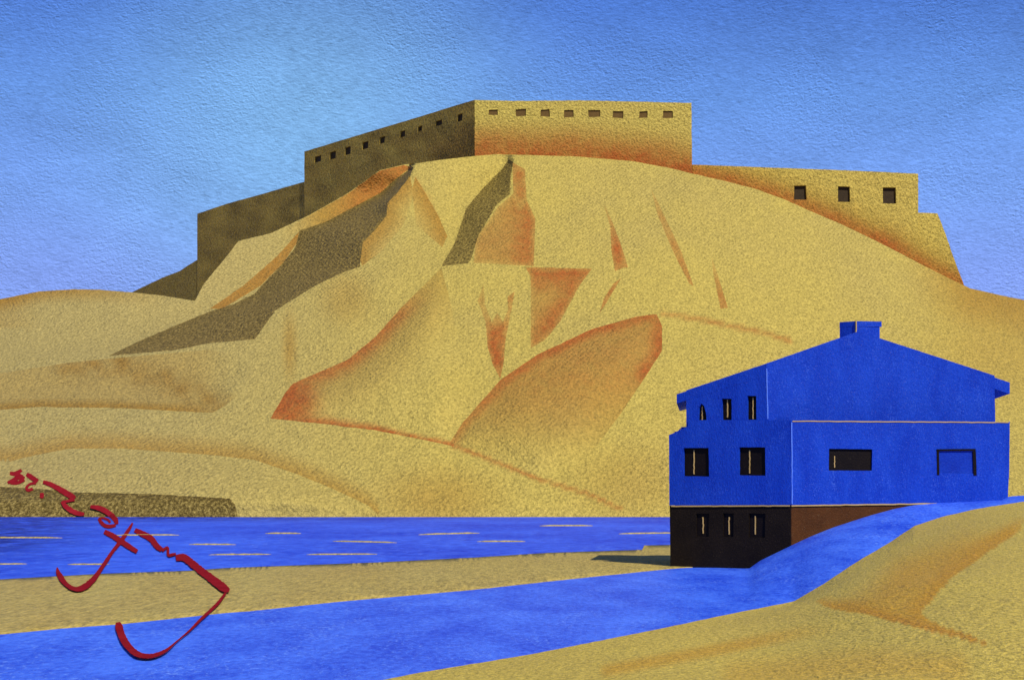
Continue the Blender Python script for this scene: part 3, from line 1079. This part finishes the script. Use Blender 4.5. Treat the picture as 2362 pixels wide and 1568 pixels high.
sv, sf = [], []
for si, S in enumerate(STROKES):
    pts = [(x * .33804, 1038 + y * .33804, w * .33804) for x, y, w in S]
    # smooth and resample
    fine = []
    n = len(pts)
    for i in range(n - 1):
        p0, p1, p2, p3 = pts[max(0, i - 1)], pts[i], pts[i + 1], pts[min(n - 1, i + 2)]
        k = max(3, int(math.hypot(p2[0] - p1[0], p2[1] - p1[1]) / 2.5))
        for j in range(k):
            t = j / k
            fine.append(tuple(.5 * (2 * b + (c_ - a) * t + (2 * a - 5 * b + 4 * c_ - d) * t * t + (3 * b - a - 3 * c_ + d) * t ** 3) for a, b, c_, d in zip(p0, p1, p2, p3)))
    fine.append(pts[-1])
    n = len(fine)
    left, right = [], []
    for i, (x, y, w) in enumerate(fine):
        a, b = fine[max(0, i - 1)], fine[min(n - 1, i + 1)]
        dx, dy = b[0] - a[0], b[1] - a[1]
        L = math.hypot(dx, dy) or 1
        wl_ = w / 2 * (1 + .18 * noise.noise(Vector((x * .25, y * .25, 1))))
        wr_ = w / 2 * (1 + .18 * noise.noise(Vector((x * .25, y * .25, 9))))
        left.append((x - dy / L * wl_, y + dx / L * wl_))
        right.append((x + dy / L * wr_, y - dx / L * wr_))
    for i in range(n - 1):
        b = len(sv)
        q = [left[i], left[i + 1], right[i + 1], right[i]]
        tops = [drape(*p) + (Vector((0, -.03 * si, 0)) if q[0][1] < 1191 else Vector((0, 0, .0022 * si))) for p in q]
        sv += tops + [p - (Vector((0, -.1, 0)) if q[0][1] < 1191 else Vector((0, 0, .012))) for p in tops]
        sf += [[b, b + 1, b + 2, b + 3], [b, b + 4, b + 5, b + 1], [b + 3, b + 2, b + 6, b + 7]]
o = mk('handwriting', sv, sf, M['red'], None, flat(300, 1340, .1))
tag(o, 'crimson hand painted signature strokes slanting across the lower left over bank, water and sand', 'writing')

# ------------------------------------------------------------------ sun and sky
AZ, EL = math.radians(28), math.radians(45)          # sun to the right of and behind the viewer
S = Vector((math.cos(EL) * math.sin(AZ), -math.cos(EL) * math.cos(AZ), math.sin(EL)))
sun = bpy.data.lights.new('sun', 'SUN')
sun.energy = 4.2
sun.angle = math.radians(.5)
sun.color = (1.0, .965, .88)
so = bpy.data.objects.new('sun', sun)
so.rotation_euler = (-S).to_track_quat('-Z', 'Y').to_euler()
so.location = (60, -60, 120)
COL.objects.link(so)

w = bpy.data.worlds.new('World')
SC.world = w
w.use_nodes = True
nt = w.node_tree
bg = nt.nodes['Background']
sky = N(nt, 'ShaderNodeTexSky', sky_type='NISHITA')
sky.sun_disc = False
sky.sun_elevation = EL
sky.sun_rotation = math.atan2(S.x, S.y)
sky.air_density = 1.0
sky.dust_density = .2
sky.ozone_density = 3.0
tc = N(nt, 'ShaderNodeTexCoord')
sx = N(nt, 'ShaderNodeSeparateXYZ')
nt.links.new(tc.outputs['Generated'], sx.inputs[0])
ramp = N(nt, 'ShaderNodeValToRGB')
cr = ramp.color_ramp
stops = [(0.0, (.25, .36, .95)), (.12, (.22, .345, .92)), (.165, (.18, .345, .87)), (.22, (.13, .30, .79)), (.27, (.068, .185, .64)), (.33, (.06, .17, .55)), (.6, (.03, .085, .32)), (1, (.02, .06, .25))]
while len(cr.elements) < len(stops):
    cr.elements.new(.5)
for e, (p_, c_) in zip(cr.elements, stops):
    e.position = p_
    e.color = (*c_, 1)
nt.links.new(sx.outputs[2], ramp.inputs[0])
# soft lobe of paler cyan sky about the hill top
vd = N(nt, 'ShaderNodeVectorMath', operation='DISTANCE')
nt.links.new(tc.outputs['Generated'], vd.inputs[0])
vd.inputs[1].default_value = Vector((-.11, .97, .20)).normalized()
hz = N(nt, 'ShaderNodeMapRange', interpolation_type='SMOOTHSTEP')
hz.inputs[1].default_value = .17
hz.inputs[2].default_value = 0.0
hz.inputs[3].default_value = 0
hz.inputs[4].default_value = .85
nt.links.new(vd.outputs['Value'], hz.inputs[0])
skyc = mixc(nt, hz.outputs[0], ramp.outputs[0], (.22, .47, .80))
# brush-stroke relief, its light and shade painted into the sky colour
mp = N(nt, 'ShaderNodeMapping')
mp.inputs['Rotation'].default_value = (0, .45, 0)
mp.inputs['Scale'].default_value = (1, 1, 2.2)
nt.links.new(tc.outputs['Generated'], mp.inputs[0])
mp2 = N(nt, 'ShaderNodeMapping')
mp2.inputs['Location'].default_value = (.0009, 0, .0011)
nt.links.new(mp.outputs[0], mp2.inputs[0])
n1 = noisetex(nt, mp.outputs[0], 420, 5, .7, .9)
n2 = noisetex(nt, mp2.outputs[0], 420, 5, .7, .9)
emb = mth(nt, 'MULTIPLY', mth(nt, 'SUBTRACT', n1, n2), 2.2)
mp3 = N(nt, 'ShaderNodeMapping')
mp3.inputs['Rotation'].default_value = (0, -.95, 0)
mp3.inputs['Scale'].default_value = (.35, 1, 2.4)
nt.links.new(tc.outputs['Generated'], mp3.inputs[0])
mp4 = N(nt, 'ShaderNodeMapping')
mp4.inputs['Location'].default_value = (.0004, 0, .0014)
nt.links.new(mp3.outputs[0], mp4.inputs[0])
st1 = noisetex(nt, mp3.outputs[0], 330, 4, .66, 1.2)
st2 = noisetex(nt, mp4.outputs[0], 330, 4, .66, 1.2)
wp = noisetex(nt, tc.outputs['Generated'], 22, 2, .5)
wp = mth(nt, 'MULTIPLY', mth(nt, 'SUBTRACT', wp, .40, True), 5.0, True)
emb2 = mth(nt, 'MULTIPLY', mth(nt, 'MULTIPLY', mth(nt, 'SUBTRACT', st1, st2), .95), wp)
emb = mth(nt, 'ADD', mth(nt, 'MULTIPLY', emb, mth(nt, 'SUBTRACT', 1.1, mth(nt, 'MULTIPLY', wp, .6))), emb2)
big = noisetex(nt, mp.outputs[0], 14, 3, .6, .5)
emb = mth(nt, 'ADD', mth(nt, 'ADD', emb, mth(nt, 'MULTIPLY', mth(nt, 'SUBTRACT', big, .5), .5)), 1.0)
skyc = mixc(nt, 1.0, skyc, emb, 'MULTIPLY')
ten = mixc(nt, 1.0, skyc, (10., 10., 10.), 'MULTIPLY')
fin = mixc(nt, .9, sky.outputs[0], ten)
nt.links.new(fin, bg.inputs['Color'])
bg.inputs['Strength'].default_value = .1

# ------------------------------------------------------------------ camera
cam = bpy.data.cameras.new('camera')
co = bpy.data.objects.new('camera', cam)
co.location = (0, 0, EYE)
co.rotation_euler = (math.radians(90), 0, 0)
cam.sensor_width = 36
cam.lens = 36 * F / 2362
cam.shift_y = (YH - 784) / 2362
cam.clip_start = .5
cam.clip_end = 20000
COL.objects.link(co)
SC.camera = co
SC.view_settings.view_transform = 'Standard'
SC.view_settings.look = 'None'
SC.view_settings.exposure = 0
SC.view_settings.gamma = 1
